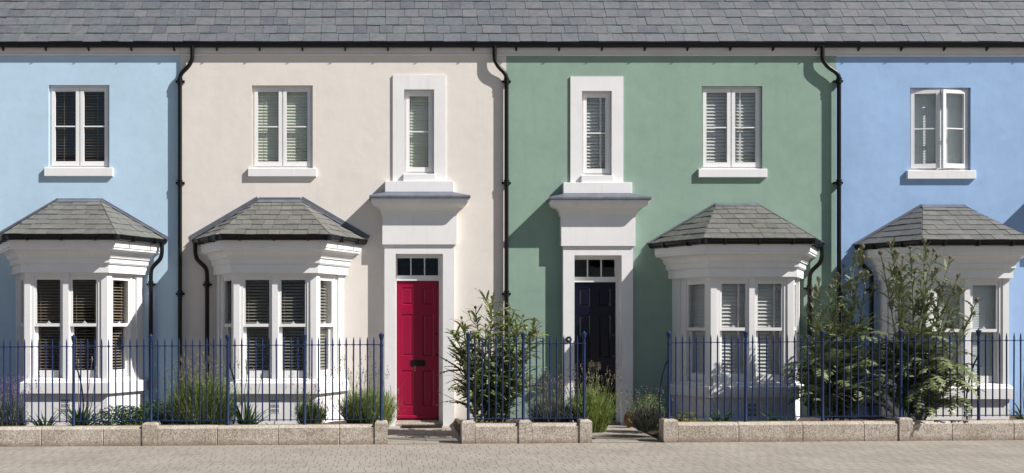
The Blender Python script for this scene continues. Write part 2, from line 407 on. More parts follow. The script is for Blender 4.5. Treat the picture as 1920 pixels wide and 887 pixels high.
def wall_holes(mb, x0, x1, z0, z1, holes, y0, y1):
    xs = sorted({x0, x1, *[h[0] for h in holes], *[h[1] for h in holes]}); zs = sorted({z0, z1, *[h[2] for h in holes], *[h[3] for h in holes]})
    for a, b in zip(xs[:-1], xs[1:]):
        for c, d in zip(zs[:-1], zs[1:]):
            mx, mz = (a+b)/2, (c+d)/2
            if any(h[0] < mx < h[1] and h[2] < mz < h[3] for h in holes): continue
            mb.face([(a,y0,c),(b,y0,c),(b,y0,d),(a,y0,d)]); mb.face([(a,y1,c),(a,y1,d),(b,y1,d),(b,y1,c)])
    for h in holes:
        a, b, c, d = h
        mb.face([(a,y0,c),(a,y1,c),(a,y1,d),(a,y0,d)]); mb.face([(b,y0,c),(b,y0,d),(b,y1,d),(b,y1,c)])
        mb.face([(a,y0,d),(a,y1,d),(b,y1,d),(b,y0,d)])
        if c > z0 + 1e-6: mb.face([(a,y0,c),(b,y0,c),(b,y1,c),(a,y1,c)])

EAVE_Z, PITCH, GAUGE, RIDGE_Y = 5.752, R(47.5), 0.216, 3.9
SL_O = Vector((0, -0.095, EAVE_Z)); SL_U = Vector((1, 0, 0)); SL_V = Vector((0, math.cos(PITCH), math.sin(PITCH)))
SLOPE_LEN = (RIDGE_Y + 0.095) / math.cos(PITCH)

ident = lambda x, y, z: (x, y, z)

def casement_window(house, X, wz, half, z0, z1, spec, rng, opened=None, pair=True, sill=True):
    """X centre, opening X-half..X+half, z0..z1 (already shifted); frame set 55 mm into the reveal."""
    yf = 0.055
    fr = MB(); rect_frame(fr, None, X-half+.002, X+half-.002, z0+.002, z1-.002, yf, yf+.07, .026, .03, .035)
    if pair: fr.box(X-.018, X+.018, yf+.004, yf+.066, z0+.037, z1-.032)
    fr.box(X-half+.004, X+half-.004, yf-.022, yf-.001, z0+.002, z0+.020)              # drip rail
    win = fr.build('upper_window', 'timber_white', house)
    spans = [(X-half+.030, X-.010), (X+.010, X+half-.030)] if pair else [(X-half+.030, X+half-.030)]
    zb, zt = z0+.040, z1-.034
    for i, (a, b) in enumerate(spans):
        G = ident
        if opened:
            ang = R(opened[i]); hx = a if i == 0 else b
            sg = -1 if i == 0 else 1
            def G(x, y, z, hx=hx, ang=ang, sg=sg):
                dx, dy = x - hx, y - (yf - .012)
                c, s_ = math.cos(ang), math.sin(ang) * sg
                return (hx + dx*c - dy*s_, yf - .012 + dx*s_ + dy*c, z)
        ca = MB(); rect_frame(ca, G, a, b, zb, zt, yf-.012, yf+.035, .050, .052, .070)
        zm = (zb + .070 + zt - .052) / 2
        ca.box(a+.050, b-.050, yf-.004, yf+.030, zm-.009, zm+.009, G)
        co = ca.build('casement', 'timber_white', win)
        pane(G, a+.049, b-.049, zb+.069, zt-.051, yf+.010, win)
    # handle of the window, small, on the inner stile
    blind(ident, X-half+.03, X+half-.03, z0+.04, z1-.03, yf+.078, spec, win, rng)
    if sill:
        s_ = MB(); s_.bbox(X-half-.062, X+half+.062, -.048, .06, z0-.126, z0+.002, .006)
        s_.build('sill', 'white_render', win)
    return win

def panel_door(house, X, sg, z0, z1, y, mat, lb_mat):
    hw = .318
    d = MB(); ys = y + .045
    # stiles, rails, muntin
    cols = [(-.238, -.078), (.058, .250)]
    cols = [(-.240, -.070), (.070, .240)]
    rows = [(z0+.205, z0+.755), (z0+.965, z0+1.600), (z0+1.735, z0+2.005)]
    xs = [-hw, cols[0][0], cols[0][1], cols[1][0], cols[1][1], hw]
    d.box(X+xs[0], X+xs[1], y, ys, z0, z1); d.box(X+xs[4], X+xs[5], y, ys, z0, z1)
    d.box(X+xs[2], X+xs[3], y, ys, z0, z1)
    zz = [z0, rows[0][0], rows[0][1], rows[1][0], rows[1][1], rows[2][0], rows[2][1], z1]
    for c in cols:
        for a in (0, 2, 4, 6): d.box(X+c[0], X+c[1], y, ys, zz[a], zz[a+1])
        for r_ in rows:
            # recessed moulding then raised field
            x0, x1, a, b = X+c[0], X+c[1], r_[0], r_[1]
            rg = lambda o, yy: [(x0+o,yy,a+o),(x1-o,yy,a+o),(x1-o,yy,b-o),(x0+o,yy,b-o)]
            d.rings([rg(0, y+.001), rg(.012, y+.013), rg(.020, y+.014), rg(.036, y+.005)], False, True)
    d.bbox(X-hw+.004, X+hw-.004, y-.028, y-.001, z0+.030, z0+.072, .012)          # weather bar
    door = d.build('door', mat, house)
    lb = MB(); zc = z0 + .86
    lb.bbox(X-.105, X+.105, y-.010, y-.001, zc-.045, zc+.045, .004); lb.box(X-.085, X+.085, y-.014, y-.011, zc-.022, zc+.022)
    lb.build('letterbox', lb_mat, door)
    h = MB(); h.disc((X+sg*.283, z0+.985), .016, y-.034, y-.001, 14); h.build('handle', lb_mat, door)
    h = MB(); h.disc((X+sg*.283, z0+1.30), .014, y-.010, y-.001, 14); h.build('lock', lb_mat, door)
    return door

def make_pipe(house, pts, zs, r=.033, shoe=True):
    # smooth a polyline with round elbows
    P = [Vector(p) for p in pts]; out = [P[0]]
    for a, b, c in zip(P[:-2], P[1:-1], P[2:]):
        l = min((b-a).length, (c-b).length) * .45
        p0 = b + (a-b).normalized()*l; p1 = b + (c-b).normalized()*l
        for t in range(7):
            t /= 6; out.append(p0*(1-t)**2 + b*2*t*(1-t) + p1*t*t)
    out.append(P[-1])
    mb = MB(); mb.tube(out, r, 12)
    pipe = mb.build('downpipe', 'black_iron', house, smooth=True)
    x, y = P[-1].x, P[-1].y
    for z in zs:
        c = MB(); c.lathe((x, y, z), [(r+.001,-.045),(r+.008,-.042),(r+.008,-.02),(r+.004,-.018),(r+.004,.018),(r+.010,.02),(r+.010,.045),(r+.001,.048)], 14)
        c.box(x-r-.034, x+r+.034, y+.012, -.0015, z-.016, z+.016)
        for k in (-1, 1): c.disc((x+k*(r+.022), z), .010, y-.002, y+.013, 8)
        c.build('bracket', 'black_iron', pipe, smooth=False)
    return pipe

def bay_window(house, X, dz, sg, spec, rng, lead_w):
    B = [(X-.96, 0), (X-.595, -.79), (X+.595, -.79), (X+.96, 0)]
    Z = lambda z: z + dz
    frames = []
    for a, b in zip(B[:-1], B[1:]):
        a, b = Vector(a), Vector(b); t = (b-a).normalized(); n = Vector((t.y, -t.x)); L = (b-a).length
        frames.append((lambda tt, d, z, a=a, t=t, n=n: (a.x+t.x*tt-n.x*d, a.y+t.y*tt-n.y*d, z), L))
    zb, zt = Z(.735), Z(2.30)
    po = MB(); opens = []; ext = [0, 0]
    FL, LL = frames[0]; FF, LF = frames[1]; FR, LR = frames[2]
    # front: corner posts and mullion, each with a stepped box lining
    for (a, b) in ((0, .088), (.552, .638), (LF-.088, LF)): po.box(a, b, 0, .13, zb, zt, FF)
    for (a, b) in ((.088, .135), (.54, .552), (.638, .65), (LF-.135, LF-.088)): po.box(a, b, .014, .13, zb, zt, FF)
    opens += [(FF, .135, .54), (FF, .65, LF-.135)]
    # sides: measured from the front corner
    for F, L, m in ((FL, LL, -1), (FR, LR, 1)):
        T = (lambda s, L=L, m=m: s if m > 0 else L - s)
        for (a, b, d) in ((0, .10, 0), (.10, .135, .014), (.56, .60, .014), (.60, .70, .03), (.70, L, 0)):
            x0, x1 = sorted((T(a), T(b))); po.box(x0, x1, d, .13, zb, zt, F)
        opens.append((F, *sorted((T(.135), T(.56)))))
        ext.append(m)
    # head lining above the sashes
    for F, a, b in opens: po.box(a, b, .016, .13, Z(2.245), zt, F)
    bay = po.build('bay_window', 'timber_white', house)
    for (F, a, b), m in zip(opens, ext):
        up = MB(); rect_frame(up, F, a+.001, b-.001, Z(1.513), Z(2.244), .026, .066, .030, .058, .045)
        us = up.build('upper_sash', 'timber_white', bay)
        pane(F, a+.030, b-.030, Z(1.557), Z(2.187), .042, bay)
        lo = MB(); rect_frame(lo, F, a+.002, b-.002, Z(.765), Z(1.545), .072, .112, .042, .030, .118)
        lo.box((a+b)/2-.025, (a+b)/2+.025, .050, .072, Z(1.559), Z(1.572), F)
        lo.box((a+b)/2-.008, (a+b)/2+.008, .045, .060, Z(1.572), Z(1.592), F)
        lo.build('lower_sash', 'timber_white', bay)
        pane(F, a+.043, b-.043, Z(.882), Z(1.516), .088, bay)
        blind(F, a-(.11 if m > 0 else .02), b+(.11 if m < 0 else .02), Z(.80), Z(2.23), .128, spec, bay, rng)
    # frieze and cornice
    c = MB(); prof = [(-.10, Z(2.284)), (.052, Z(2.284)), (.052, Z(2.405)), (.075, Z(2.412)), (.075, Z(2.422)), (.086, Z(2.426)), (.086, Z(2.492)), (.108, Z(2.496)), (.108, Z(2.512))]
    for k in range(7):
        a = k/6*math.pi/2
        prof.append((.118 + .085*(1-math.cos(a)), Z(2.516) + .085*math.sin(a)))
    prof += [(.222, Z(2.610)), (.222, Z(2.628)), (.236, Z(2.640)), (.236, Z(2.738)), (.10, Z(2.742))]
    sweep(c, B, prof); c.build('cornice', 'white_paint', bay)
    # ceiling and floor boards of the bay
    for nm, z, o in (('bay_ceiling', Z(2.302), -.02), ('bay_floor', Z(.56), -.04)):
        cf = MB(); cf.face([(p.x, p.y, z) for p in offset_poly(B, o)]); cf.build(nm, 'interior', bay)
    s = MB(); sweep(s, B, [(-.05, Z(.775)), (-.008, Z(.768)), (.010, Z(.752)), (.010, Z(.728)), (.030, Z(.718)), (.062, Z(.712)), (.066, Z(.706)), (.066, Z(.556)), (.0, Z(.553))])
    s.build('sill', 'white_render', bay)
    pl = MB(); sweep(pl, B, [(.004, -.15), (.004, Z(.556))]); pl.build('plinth', 'white_render', bay)
    ab = MB()
    for i in range(3):
        for j in range(7): ab.box(X-.04+.003+j*.0178-.025, X-.04+j*.0178-.025+.0125, -.79-.0085, -.79+.01, Z(.285+i*.066), Z(.285+i*.066+.05))
    ab.build('air_brick', 'black_iron', bay)
    fr_ = MB(); fr_.box(X-.075, X+.07, -.7975, -.79, Z(.272), Z(.475)); fr_.build('air_brick_frame', 'white_render', bay)
    # gutter
    g = MB(); gz = Z(2.742)
    gp = [(.238, gz+.062), (.238, gz+.02), (.250, gz+.004), (.275, gz-.004), (.302, gz+.006), (.318, gz+.03), (.322, gz+.055), (.330, gz+.060), (.330, gz+.068), (.318, gz+.068), (.310, gz+.03), (.275, gz+.012), (.246, gz+.03)]
    sweep(g, B, gp)
    for F, L, ts in ((FL, LL, (.2, .72)), (FF, LF, (.12, .60, 1.08)), (FR, LR, (.2, .72))):
        for t in ts: g.box(t-.012, t+.012, -.326, -.232, gz-.013, gz+.002, F); g.box(t-.012, t+.012, -.336, -.324, gz-.010, gz+.066, F)
    # corner unions
    e0 = offset_poly(B, .283)
    for p in e0[1:3]: g.lathe((p.x, p.y, gz+.015), [(.052, -.024), (.060, -.015), (.060, .045), (.052, .047)], 12)
    g.build('gutter', 'black_iron', bay)
    # roof
    ez, rz = Z(2.802), Z(3.392); rh = .30
    E = offset_poly(B, .31)
    A0, A1, A2, A3 = [Vector((p.x, p.y, ez)) for p in E]
    R0, R1 = Vector((X-rh, -.02, rz)), Vector((X+rh, -.02, rz))
    rf = MB()
    for quad in ([A1, A2, R1, R0], [A0, A1, R0], [A2, A3, R1]):
        O = quad[0]; U = (quad[1]-quad[0]).normalized(); Nn = U.cross(quad[2]-quad[0]).normalized(); V = Nn.cross(U).normalized()
        reg = [((q-O).dot(U), (q-O).dot(V)) for q in quad]
        rf.face([q - Nn*.012 for q in quad])
        slates_on(rf, O, U, V, reg, .172, .178, .009, rng, max(q[1] for q in reg), min(q[0] for q in reg), max(q[0] for q in reg))
    rf.build('slate_roof', 'slate_bay', bay)
    ld = MB(); off = Vector((0, 0, .03))
    def strip(p, q, w, yy):                                  # stepped flashing: upstand on the wall + cover over the slates
        d = (q-p).normalized(); upv = Vector((-d.z, 0, d.x)); upv = upv if upv.z > 0 else -upv
        p, q = Vector((p.x, 0, p.z)), Vector((q.x, 0, q.z))
        ring = lambda c: [c + Vector((0, -.002, 0)) + upv*.0, c + Vector((0, -yy, 0)) + upv*.012, c + Vector((0, -yy, 0)) + upv*.022, c + Vector((0, -.014, 0)) + upv*.030, c + Vector((0, -.012, 0)) + upv*w, c + Vector((0, -.002, 0)) + upv*w]
        ld.rings([ring(p), ring(q)], True, True)
    lw = lead_w
    strip(A0 + Vector((-.01,0,.0)), R0, lw, .06); strip(R1, A3 + Vector((.01,0,.0)), lw, .06)
    ld.box(R0.x-.012, R1.x+.012, -.016, -.002, rz-.01, rz+lw*.7)
    V = ((A1+A2)/2 - (R0+R1)/2).normalized(); Nf = Vector((1,0,0)).cross(-V).normalized(); Nf = Nf if Nf.z > 0 else -Nf
    for (h0, h1, ln) in ((.024, .030, .095),):
        a, b = R0 + Nf*h0 + Vector((-.01,.012,0)), R1 + Nf*h0 + Vector((.01,.012,0)); d_ = V*ln; sp = (A2-R1).normalized().x*ln*.9
        q = [a, b, b + d_ + Vector((sp,0,0)), a + d_ - Vector((sp,0,0))]
        ld.hexa([*q, *[p_ + Nf*(h1-h0) for p_ in q]])
    ld.build('lead_flashing', 'lead', bay)
    # downpipe of the bay on the party-wall side
    xg = E[0].x if sg > 0 else E[3].x
    xi = xg + sg*.05
    make_pipe(house, [(xi, -.10, gz+.01), (xi, -.10, gz-.13), (xi+sg*.02, -.09, gz-.22), (xi+sg*.165, -.065, gz-.36), (xi+sg*.172, -.065, gz-.50), (xi+sg*.172, -.065, .08)], (gz-.60, .35), .032)
    return bay

def door_set(house, X, dz, sg, door_mat, lb_mat, spec, rng, dxo=-.018):
    Z = lambda z: z + dz
    s = MB()
    for k in (-1, 1):
        s.box(X+k*.352, X+k*.52, -.118, -.0005, -.05, Z(2.60)); s.box(X+k*.352, X+k*.398, 0, .13, -.05, Z(2.60))
    s.box(X-.52, X+.52, -.118, -.0005, Z(2.60), Z(2.737)); s.box(X-.398, X+.398, 0, .13, Z(2.60), Z(2.64))
    s.build('door_surround', 'white_render', house)
    y = .09
    f = MB(); c = X + dxo
    f.box(X-.352, c-.320, y-.02, y+.06, .06, Z(2.60)); f.box(c+.320, X+.352, y-.02, y+.06, .06, Z(2.60))
    f.box(c-.320, c+.320, y-.02, y+.06, Z(2.546), Z(2.60)); f.box(c-.320, c+.320, y-.026, y+.06, Z(2.206), Z(2.285))
    f.box(c-.320, c-.308, y-.010, y+.05, Z(2.285), Z(2.546)); f.box(c+.308, c+.320, y-.010, y+.05, Z(2.285), Z(2.546))
    for k in (-.103, .103): f.box(c+k-.0085, c+k+.0085, y-.004, y+.035, Z(2.285), Z(2.546))
    fl = f.build('door_frame', 'timber_white', house)
    pane(ident, c-.308, c+.308, Z(2.286), Z(2.545), y+.015, fl)
    panel_door(house, c, 1, Z(.105), Z(2.203), y, door_mat, lb_mat)
    t = MB(); t.bbox(X-.350, X+.350, -.06, .16, -.02, .075, .008); t.bbox(c-.318, c+.318, .035, .15, .0755, .100, .006)
    t.build('threshold', 'granite', house)
    # hall behind the fanlight stays dark
    # entablature
    Bx = [(X-.552, 0), (X-.552, -.148), (X+.552, -.148), (X+.552, 0)]
    e = MB(); prof = [(-.10, Z(2.738)), (0, Z(2.738)), (0, Z(3.182)), (.014, Z(3.186)), (.014, Z(3.204))]
    for k in range(7):
        a = k/6*math.pi/2; prof.append((.022+.085*(1-math.cos(a)), Z(3.208)+.095*math.sin(a)))
    for k in range(1, 6):
        a = k/5*math.pi/2; prof.append((.112+.045*math.sin(a), Z(3.312)+.05*(1-math.cos(a))))
    prof += [(.168, Z(3.366)), (.168, Z(3.408)), (-.1, Z(3.42))]
    sweep(e, Bx, prof); en = e.build('entablature', 'white_render', house)
    l = MB(); sweep(l, Bx, [(.150, Z(3.409)), (.186, Z(3.405)), (.194, Z(3.415)), (.194, Z(3.440)), (.184, Z(3.452)), (-.040, Z(3.520)), (-.06, Z(3.535))])
    l.build('lead_capping', 'lead', en)
    sb = MB(); sb.bbox(X-.513, X+.513, -.095, .0, Z(3.512), Z(3.688), .004); sb.bbox(X-.24, X+.24, -.062, .054, Z(3.689), Z(3.798), .004)
    sb.build('plinth_block', 'white_render', house)
    a = MB()
    for k in (-1, 1): a.box(X+k*.224, X+k*.396, -.021, -.0005, Z(3.689), Z(5.285)); a.box(X+k*.224, X+k*.262, 0, .12, Z(3.80), Z(5.07))
    a.box(X-.224, X+.224, -.021, -.0005, Z(5.07), Z(5.285)); a.box(X-.262, X+.262, 0, .12, Z(5.07), Z(5.10))
    a.build('window_surround', 'white_render', house)
    casement_window(house, X, 0, .222, Z(3.802), Z(5.068), spec, rng, pair=False, sill=False)

# ------------------------------------------------------------------ setting
TILT = .0065
gz = lambda x: TILT * (x - .3)
def sheet(name, x0, x1, y0, y1, dz, m, dz1=None):
    mb = MB(); d1 = dz if dz1 is None else dz1
    mb.face([(x0,y0,gz(x0)+dz),(x1,y0,gz(x1)+dz),(x1,y1,gz(x1)+d1),(x0,y1,gz(x0)+d1)])
    o = mb.build(name, m, recalc=False); o['kind'] = 'structure'; return o
sheet('ground', -300, 300, -400, 300, -.012, 'asphalt')
sheet('pavement', -30, 30, -24, -2.47, 0, 'pavers')

# ------------------------------------------------------------------ houses
EDGE = [-7.92, -3.01, 1.875, 6.82, 11.75]
INFO = [
 # name/label/colour, origin, sign, bay dz, window dz, bay u, window u, door u
 dict(label='pale sky blue rendered terraced house with dark open blinds in white windows', wall='render_pale_blue', org=-3.01, sg=-1, bdz=.005, wdz=.005, ddz=0, bu=1.515, wu=1.524, du=3.58, blind=('slat','blind_wood',.042,.034,12), bblind=('slat','blind_wood',.042,.036,18), up=None, door='grey_paint', lead=.055),
 dict(label='cream rendered terraced house with the crimson red front door', wall='render_cream', org=-3.01, sg=1, bdz=0, wdz=0, ddz=0, bu=1.486, wu=1.526, du=3.577, blind=('slat','blind_cream',.045,.050,68), bblind=('slat','blind_taupe',.045,.048,32), up=None, door='red_paint', lead=.085),
 dict(label='sage green rendered terraced house with the dark navy front door', wall='render_green', org=6.82, sg=-1, bdz=-.055, wdz=-.012, ddz=-.022, bu=1.500, wu=1.56, du=3.59, blind=('shutter','blind_white',.050,.060,56), bblind=('shutter','blind_white',.052,.062,54), up=None, door='navy_paint', lead=.035),
 dict(label='bright cornflower blue rendered terraced house with an open upstairs casement', wall='render_blue', org=6.82, sg=1, bdz=-.075, wdz=-.035, ddz=-.03, bu=1.588, wu=1.566, du=3.62, blind=('slat','blind_pale',.024,.027,74), bblind=('slat','blind_pale',.024,.027,68), up=(8, 13), door='grey_paint', lead=.04),
]
houses = []
rroof = random.Random(5)
roof_mb = [MB() for _ in INFO]
def roof_target(p):
    for i in range(4):
        if EDGE[i] <= p.x < EDGE[i+1]: return roof_mb[i]
    return None
slates_on(roof_target, SL_O, SL_U, SL_V, None, GAUGE, .238, .0115, rroof, SLOPE_LEN - .1, EDGE[0], EDGE[4])

for i, h in enumerate(INFO):
    rng = random.Random(100 + i); sg = h['sg']; x0, x1 = EDGE[i], EDGE[i+1]
    H = empty('terraced_house', ((x0+x1)/2, 0, 0)); tag(H, h['label'], 'house', 'houses of the terrace')
    houses.append(H)
    bx, wx, dx = h['org']+sg*h['bu'], h['org']+sg*h['wu'], h['org']+sg*h['du']
    wd, dd, bd = h['wdz'], h['ddz'], h['bdz']
    wz0, wz1 = 3.886+wd, 5.134+wd
    w = MB()
    holes = [(wx-.455, wx+.455, wz0, wz1), (dx-.262, dx+.262, 3.80+dd, 5.10+dd), (dx-.40, dx+.40, -.1, 2.64+dd), (bx-.85, bx+.85, .62+bd, 2.27+bd)]
    wall_holes(w, x0, x1, -.1, 5.66, holes, 0, .26)
    for a in (x0+.0015, x1-.0015):                           # party walls and gables, back wall
        w.face([(a, .0, -.1), (a, 7.8, -.1), (a, 7.8, 5.6), (a, RIDGE_Y, 9.75), (a, .0, 5.62)])
    w.face([(x0,7.8,-.1),(x1,7.8,-.1),(x1,7.8,5.6),(x0,7.8,5.6)])
    w.build('wall', h['wall'], H, recalc=False)
    it = MB(); a, b = x0+.02, x1-.02
    for (y0, y1, z0, z1) in ((.27, 4.2, .10, 2.62), (.27, 4.2, 2.80, 5.5)):
        it.face([(a,y1,z0),(b,y1,z0),(b,y1,z1),(a,y1,z1)]); it.face([(a,y0,z0),(b,y0,z0),(b,y1,z0),(a,y1,z0)]); it.face([(a,y0,z1),(b,y0,z1),(b,y1,z1),(a,y1,z1)])
        it.face([(a,y0,z0),(a,y1,z0),(a,y1,z1),(a,y0,z1)]); it.face([(b,y0,z0),(b,y1,z0),(b,y1,z1),(b,y0,z1)])
    it.build('inner_wall', 'interior', H, recalc=False)
    # roof
    rm = roof_mb[i]; Nn = SL_U.cross(SL_V)
    p = lambda x, l: SL_O + SL_U*x + SL_V*l - Nn*.012
    rm.face([p(x0, 0), p(x1, 0), p(x1, SLOPE_LEN), p(x0, SLOPE_LEN)])
    top = p(x0, SLOPE_LEN)
    rm.face([(x0, top.y, top.z), (x1, top.y, top.z), (x1, 8.0, 5.55), (x0, 8.0, 5.55)])
    rf = rm.build('roof', 'slate_main', H)
    # eaves band, gutter
    e = MB()
    def prof_x(mb, pr, xa, xb): mb.rings([[(xa, -o, z) for o, z in pr], [(xb, -o, z) for o, z in pr]], True, True)
    zt = wd * .5
    prof_x(e, [(-.01, 5.578+zt), (.034, 5.578+zt), (.040, 5.584+zt), (.040, 5.600+zt), (.030, 5.606+zt), (.030, 5.735), (-.01, 5.735)], x0+.001, x1-.001)
    e.build('eaves_band', 'cornice_paint', H)
    g = MB()
    prof_x(g, [(.034, 5.745), (.034, 5.71), (.044, 5.692), (.072, 5.682), (.102, 5.690), (.116, 5.71), (.120, 5.735), (.127, 5.740), (.127, 5.752), (.114, 5.752), (.108, 5.71), (.072, 5.695), (.046, 5.71), (.042, 5.745)], x0, x1)
    k = math.ceil((x0 + 7.6) / .64)
    while -7.6 + k*.64 < x1:
        xx = -7.6 + k*.64 + .02
        g.hexa([(xx-.012,-.03,5.640),(xx+.012,-.03,5.640),(xx+.012,-.05,5.655),(xx-.012,-.05,5.655),(xx-.012,-.03,5.686),(xx+.012,-.03,5.686),(xx+.012,-.12,5.690),(xx-.012,-.12,5.690)])
        k += 1
    g.build('gutter', 'black_iron', H)
    casement_window(H, wx, 0, .452, wz0, wz1, h['blind'], rng, opened=h['up'])
    door_set(H, dx, dd, sg, h['door'], 'black_iron' if i != 2 else 'brass', h['blind'], rng)
    bay_window(H, bx, bd, sg, h['bblind'], rng, h['lead'])

# the row of houses across the street, behind the camera: seen only as reflections in the panes
def opposite_house(x0, x1, y, eave, ridge, wall, label):
    T = empty('house', ((x0+x1)/2, y, 0)); tag(T, label, 'house', 'houses across the street')
    w = MB(); w.box(x0+.01, x1-.01, y-8, y, -.3, eave)
    for x in (x0+.01, x1-.01): w.face([(x, y-8, eave), (x, y, eave), (x, y-4, ridge-.02)])
    w.build('wall', wall, T)
    r = MB(); yr = y-4
    for s_ in (1, -1):
        a, b = yr + s_*4.3, yr
        r.face([(x0, a, eave-.1), (x1, a, eave-.1), (x1, b, ridge), (x0, b, ridge)])
        r.face([(x0, a, eave-.02), (x1, a, eave-.02), (x1, b, ridge+.1), (x0, b, ridge+.1)])
    r.build('roof', 'slate_main', T, recalc=False)
    for cx in (x0+(x1-x0)*.27, x0+(x1-x0)*.73):
        for cz in (.9, 3.7):
            f = MB(); rect_frame(f, None, cx-.55, cx+.55, cz, cz+1.4, y+.004, y+.05, .07, .07, .09); f.box(cx-.02, cx+.02, y+.01, y+.045, cz+.09, cz+1.33)
            fo = f.build('window', 'timber_white', T); g_ = MB(); g_.box(cx-.48, cx+.48, y+.006, y+.012, cz+.09, cz+1.33); g_.build('pane', 'black_iron', fo)
    d = MB(); cx = (x0+x1)/2; d.bbox(cx-.45, cx+.45, y-.02, y+.06, 0, 2.1, .02); d.build('door', 'navy_paint', T)
for k, (x0, x1, e_, r_, wl, lb) in enumerate((
    (-34, -23, 5.2, 8.4, 'render_cream', 'cream house across the street, at its left end'), (-23, -14, 5.6, 8.9, 'white_render', 'white house across the street beside the cream one'),
    (-14, -4, 5.4, 8.6, 'render_cream', 'cream house across the street facing the pale blue house'), (-4, 6, 5.6, 9.0, 'render_pale_blue', 'pale blue house across the street'),
    (6, 16, 5.4, 8.7, 'white_render', 'white house across the street facing the green house'), (16, 26, 5.6, 9.2, 'render_cream', 'cream house across the street facing the blue house'), (26, 38, 5.4, 8.7, 'render_green', 'green house across the street, at its right end'))):
    opposite_house(x0, x1, -29, e_, r_, wl, lb)

# rain-water pipes of the main gutter, one at each party wall
for Hi, xt, xb, yb in ((1, -2.822, -3.012, .055), (2, 1.69, 1.872, .055), (3, 6.585, 6.836, .075)):
    make_pipe(houses[Hi], [(xt, -.085, 5.70), (xt, -.085, 5.50), (xt+(xb-xt)*.3, -.08, 5.40), (xb, -yb-.005, 5.28), (xb, -yb, 5.12), (xb, -yb, .06)], (5.185, 3.665, 2.005, .45), .032)
# door bell of the green house
bl = MB(); X0 = (1066-715)/125.8; zc = 1.55 + (608-636.5)/125.8
for r0, ya, yb in ((.047, -.132, -.1185), (.030, -.140, -.132)): bl.disc((X0, zc), r0, ya, yb, 24)
be = bl.build('door_bell', 'brass', houses[2])
bb = MB(); bb.disc((X0, zc), .012, -.147, -.1405, 16); bb.build('button', 'white_paint', be)

# ------------------------------------------------------------------ front gardens
WF, WB = 2.5, 2.26                                           # front and back of the low wall
def px(p, w): return (p - 715) * (CAM_D - w) / 2250.0
def soil(x0, x1):
    mb = MB(); n = 40; rng = random.Random(int(x0*100)); rows = []
    for j in range(9):
        y = -WB - .004 + (WB + .002) * j / 8
        rows.append([(x0+(x1-x0)*i/n, y, gz(x0+(x1-x0)*i/n) + (.03 if i in (0, n) else .11 + rng.uniform(-.02, .025))) for i in range(n+1)])
    mb.rings(rows, closed=False); o = mb.build('flower_bed', 'soil', recalc=False); o['kind'] = 'structure'
GAPS = [(px(727, WF), px(866, WF)), (px(1110, WF), px(1244, WF))]
soil(-7.9, GAPS[0][0]-.03); soil(GAPS[0][1]+.03, GAPS[1][0]-.03); soil(GAPS[1][1]+.03, 11.7)
for a, b in GAPS:
    mb = MB(); mb.face([(a-.12,-2.50,gz(a)+.004),(b+.12,-2.50,gz(b)+.004),(b+.16,0,gz(b)+.03),(a-.16,0,gz(a)+.03)])
    o = mb.build('path', 'path_slab', recalc=False); o['kind'] = 'structure'

def block(parent, name, x0, x1, h, wf, wb, ch, rng):
    mb = MB(); g = .0022
    def ring(x, o):
        z = gz(x); hh = h + rng.uniform(-.002, .002)
        return [(x, -wb-o, z-.05), (x, -wf+o, z-.05), (x, -wf+o, z+hh-ch), (x, -wf+ch*1.4, z+hh-o), (x, -wb-ch*.6, z+hh-o), (x, -wb-o, z+hh-ch*.6)]
    b = min(.008, (x1-x0)*.1)
    mb.rings([ring(x0+g, .006), ring(x0+g+b, 0), ring(x1-g-b, 0), ring(x1-g, .006)], True, True)
    mb.build(name, 'granite', parent)
def pier(parent, x0, x1, h, rng):
    mb = MB(); z = gz((x0+x1)/2); ya, yb = -WF-.012, -WB+.012
    rg = lambda o, zz: [(x0+o, ya+o, zz), (x1-o, ya+o, zz), (x1-o, yb-o, zz), (x0+o, yb-o, zz)]
    mb.rings([rg(0, z-.05), rg(0, z+h-.026), rg(.006, z+h-.012), rg(.022, z+h)], True, True)
    mb.build('pier', 'granite', parent)
def garden_wall(label, joints, piers):
    rng = random.Random(len(joints)*7+1)
    xs = [px(p, WF) for p in joints]; ps = [(px(a, WF), px(b, WF)) for a, b in piers]
    T = empty('garden_wall', ((xs[0]+xs[-1])/2, -(WF+WB)/2, gz((xs[0]+xs[-1])/2))); tag(T, label, 'low wall', 'low granite walls along the pavement')
    for a, b in ps: pier(T, a, b, .297, rng)
    cuts = sorted(set(xs))
    for a, b in zip(cuts[:-1], cuts[1:]):
        m = (a+b)/2
        if any(p[0]-.001 <= m <= p[1]+.001 for p in ps): continue
        block(T, 'coping_stone', a, b, .252, WF, WB, .034, rng)
garden_wall('low granite wall in front of the pale blue and cream bay windows', [-420, -310, -195, -80, 77, 193, 267, 295, 407, 521, 636, 703, 727], [(267, 295), (703, 727)])
garden_wall('short granite wall with three piers between the two doorways', [866, 891, 973, 997, 1087, 1110], [(866, 891), (973, 997), (1087, 1110)])
garden_wall('low granite wall in front of the green bay window and the thistles', [1244, 1271, 1385, 1505, 1620, 1686, 1711, 1785, 1901, 2020, 2140, 2260], [(1244, 1271), (1686, 1711)])

